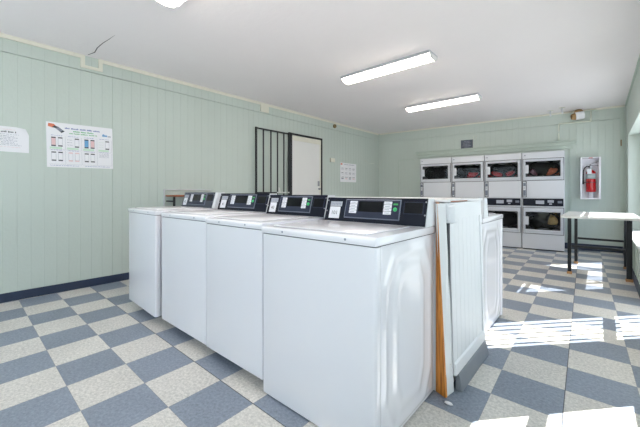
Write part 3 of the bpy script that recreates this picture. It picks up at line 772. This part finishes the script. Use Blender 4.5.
for r_, zb_ in ((0, .225), (1, .055)):
    for c_ in range(4):
        a = .02+.158*c_
        S.q(a, a+.150, zb_-.02, zb_-.0185, M['ink_grey']); S.q(a+.151, a+.1525, zb_-.02, zb_+.14, M['ink_grey'])
        S.words(a+.02, a+.125, zb_+.142, .006, M['ink_blue'])
        if r_ == 0: S.q(a+.008, a+.12, zb_-.012, zb_+.012, M['ink_mint'], .0004)
        if (r_, c_) == (1, 3):
            for k in range(4): S.words(a+.015, a+.12, zb_+.125-.014*k, .006, M['ink_grey'])
            continue
        for k in (0, 1):
            if (r_, c_) in ((0, 1), (0, 3)) and k == 0:
                for q_ in range(3): S.words(a+.012, a+.065, zb_+.10-.03*q_, .006, M['ink_grey' if c_ == 1 else 'ink_mint'])
                continue
            px_ = a+.022+.062*k; fillm = M['ink_sky'] if (r_, c_, k) == (0, 2, 0) else (M['ink_pink'] if (r_, c_, k) in ((0, 2, 1), (0, 0, 0)) else M['paper'])
            dark = M['ink'] if (r_, c_, k) not in ((1, 1, 0), (1, 1, 1)) else M['ink_pink']
            S.q(px_, px_+.042, zb_+.018, zb_+.125, M['ink_grey'], .0005); S.q(px_+.002, px_+.040, zb_+.032, zb_+.112, fillm, .0008)
            S.q(px_, px_+.042, zb_+.112, zb_+.125, dark, .001); S.q(px_, px_+.042, zb_+.018, zb_+.031, dark, .001)
S.words(.03, .30, .018, .006, M['ink_blue']); S.words(.36, .62, .018, .006, M['ink_blue'])
pm = Matrix.Translation((XL+.002, .704, 1.458)) @ Matrix(((0, 0, 1, 0), (1, 0, 0, 0), (0, 1, 0, 0), (0, 0, 0, 1))) @ Matrix.Rotation(R(1.1), 4, 'Z')
tag(S.mb.build('instruction_poster', mat4=pm), 'large laminated instruction poster with phone pictures pinned to the left wall', 'poster')
# notice with a curled corner
S = Sheet(); S.base = .003
nb = S.mb; mi = nb.mi(M['paper'])
gx, gz = 10, 10; vs = {}
for i in range(gx+1):
    for k in range(gz+1):
        a, b = i/gx, k/gz; d = max(0, a+b-1.55); cut = max(0, (a+b-1.72))
        vs[i, k] = nb.bm.verts.new(((.34*a - cut*.10), .27*b - cut*.05, .001+.09*d*d))
for i in range(gx):
    for k in range(gz):
        f = nb.bm.faces.new([vs[i, k], vs[i+1, k], vs[i+1, k+1], vs[i, k+1]]); f.material_index = mi; f.smooth = True
S.words(.12, .24, .205, .018, M['ink'], .03, .05, .012)
S.words(.13, .23, .235, .006, M['ink_pink']); 
for k in range(6): S.words(.075, .25 if k % 2 else .22, .165-.016*k, .007, M['ink_grey'])
S.words(.05, .26, .185, .005, M['ink_grey']); S.words(.06, .28, .07, .006, M['ink_grey']); S.words(.08, .27, .05, .005, M['ink_pink'])
tag(nb.build('paper_notice', mat4=Matrix.Translation((XL+.0005, .210, 1.600)) @ Matrix(((0, 0, 1, 0), (1, 0, 0, 0), (0, 1, 0, 0), (0, 0, 0, 1)))), 'white paper notice with a curled top corner, left of the big poster', 'notice')
# small sheet near the back
S = Sheet(); S.base = .004
S.mb.box(0, .68, 0, .47, 0, .004, M['paper'])
S.q(.02, .09, .42, .455, M['skin_print']); S.words(.16, .6, .425, .02, M['ink_grey'])
for r_ in range(3):
    for c_ in range(4):
        a = .05+.155*c_; zz = .30-.11*r_
        if r_ < 2: S.words(a, a+.09, zz+.03, .02, M['ink'] if (c_+r_) % 2 else M['ink_grey']); S.words(a, a+.09, zz, .012, M['ink_grey'])
        else: S.q(a, a+.09, zz-.01, zz+.012, M['ink_pink'] if c_ % 2 else M['ink_grey']); S.words(a, a+.1, zz+.03, .02, M['ink'])
tag(S.mb.build('instruction_sheet', mat4=Matrix.Translation((XL+.002, 6.19, 1.43)) @ Matrix(((0, 0, 1, 0), (1, 0, 0, 0), (0, 1, 0, 0), (0, 0, 0, 1)))), 'white instruction sheet on the left wall between the white door and the back corner', 'poster')

# wall shelf behind the end washer
sh = thing('wall_shelf', 'brown wooden wall shelf with thin pale frame on the left wall behind the end washer', 'shelf', (XL, 2.35, 0)); SO = (XL, 2.35, 0)
p = MB(); p.box(XL+.024, XL+.30, 2.02, 2.75, 1.105, 1.130, M['wood_brown'], .003); loc_build(p, 'board', sh, SO)
p = MB(); p.box(XL+.002, XL+.022, 2.00, 2.75, 1.202, 1.214, M['endcap']); p.box(XL+.002, XL+.022, 2.00, 2.012, .6, 1.2, M['endcap']); loc_build(p, 'back_frame', sh, SO)
p = MB(); p.box(XL+.24, XL+.265, 2.03, 2.055, .002, 1.104, M['black_metal']); loc_build(p, 'leg', sh, SO)
p = MB(); p.box(XL+.24, XL+.265, 2.70, 2.725, .002, 1.104, M['black_metal']); loc_build(p, 'leg', sh, SO)
p = MB(); p.box(XL+.023, XL+.24, 2.03, 2.05, 1.03, 1.05, M['black_metal']); loc_build(p, 'bracket', sh, SO)

# ------------------------------------------------------------------ ceiling lights
def make_light():
    root = thing('ceiling_light', '', 'ceiling light', (0, 0, 0), 0, 'fluorescent wraparound ceiling lights')
    L2 = .655
    h = MB(); h.prism([(-.125, 0), (-.125, -.040), (-.121, -.040), (-.121, -.022), (.121, -.022), (.121, -.040), (.125, -.040), (.125, 0)], 'x', -L2, L2, M['grey_steel']); h.build('housing', root)
    d = MB(); prof = [(-.104, -.0235), (-.100, -.045), (-.080, -.066), (-.045, -.077), (0, -.080), (.045, -.077), (.080, -.066), (.100, -.045), (.104, -.0235)]
    d.prism([(a, b) for a, b in prof], 'x', -L2+.012, L2-.012, M['diffuser']); d.build('diffuser', root)
    for s_ in (-1, 1):
        e = MB(); e.prism([(a*1.04, b*1.05) for a, b in prof], 'x', s_*(L2-.011), s_*(L2+.004), M['door_white']); e.build('end_cap', root)
    return root
l0 = make_light()
ll = ['lit ceiling light in the middle of the three, over the nearer washers', 'lit ceiling light nearest the dryers', 'lit ceiling light closest to the left front corner, cut by the photo edge']
for i, (x_, y_) in enumerate(((-2.16, 3.80), (-2.20, 5.92), (-2.15, 1.185))):
    o = l0 if i == 0 else copy_tree(l0)
    o.location = (x_, y_, ZC-.001); o['label'] = ll[i]

# ------------------------------------------------------------------ light, sky, camera
sd = Vector((-.63, -.71, -1)).normalized()
su = bpy.data.lights.new('sun', 'SUN'); su.energy = 16; su.angle = R(.25); su.color = (1, .97, .92)
so = bpy.data.objects.new('sun', su); COL.objects.link(so); so.rotation_euler = sd.to_track_quat('-Z', 'Y').to_euler(); so.location = (5, 8, 8)
wd = bpy.data.worlds.new('World'); SC.world = wd; wd.use_nodes = True
bg = wd.node_tree.nodes['Background']; bg.inputs['Color'].default_value = (.75, .88, 1.0, 1); bg.inputs['Strength'].default_value = 2.8

cam = bpy.data.cameras.new('camera'); cam.sensor_width = 36; cam.lens = 320.2/640*36; cam.shift_y = -(213.5-192.8)/640; cam.clip_start = .05
co_ = bpy.data.objects.new('camera', cam); COL.objects.link(co_); co_.location = (0, 0, 1.1613); co_.rotation_euler = (R(90), 0, .7179)
SC.camera = co_
SC.view_settings.view_transform = 'Standard'; SC.view_settings.look = 'None'; SC.view_settings.gamma = 1; SC.view_settings.use_curve_mapping = False
SC.view_settings.exposure = 0.38
SC.cycles.diffuse_bounces = 6; SC.cycles.max_bounces = 12
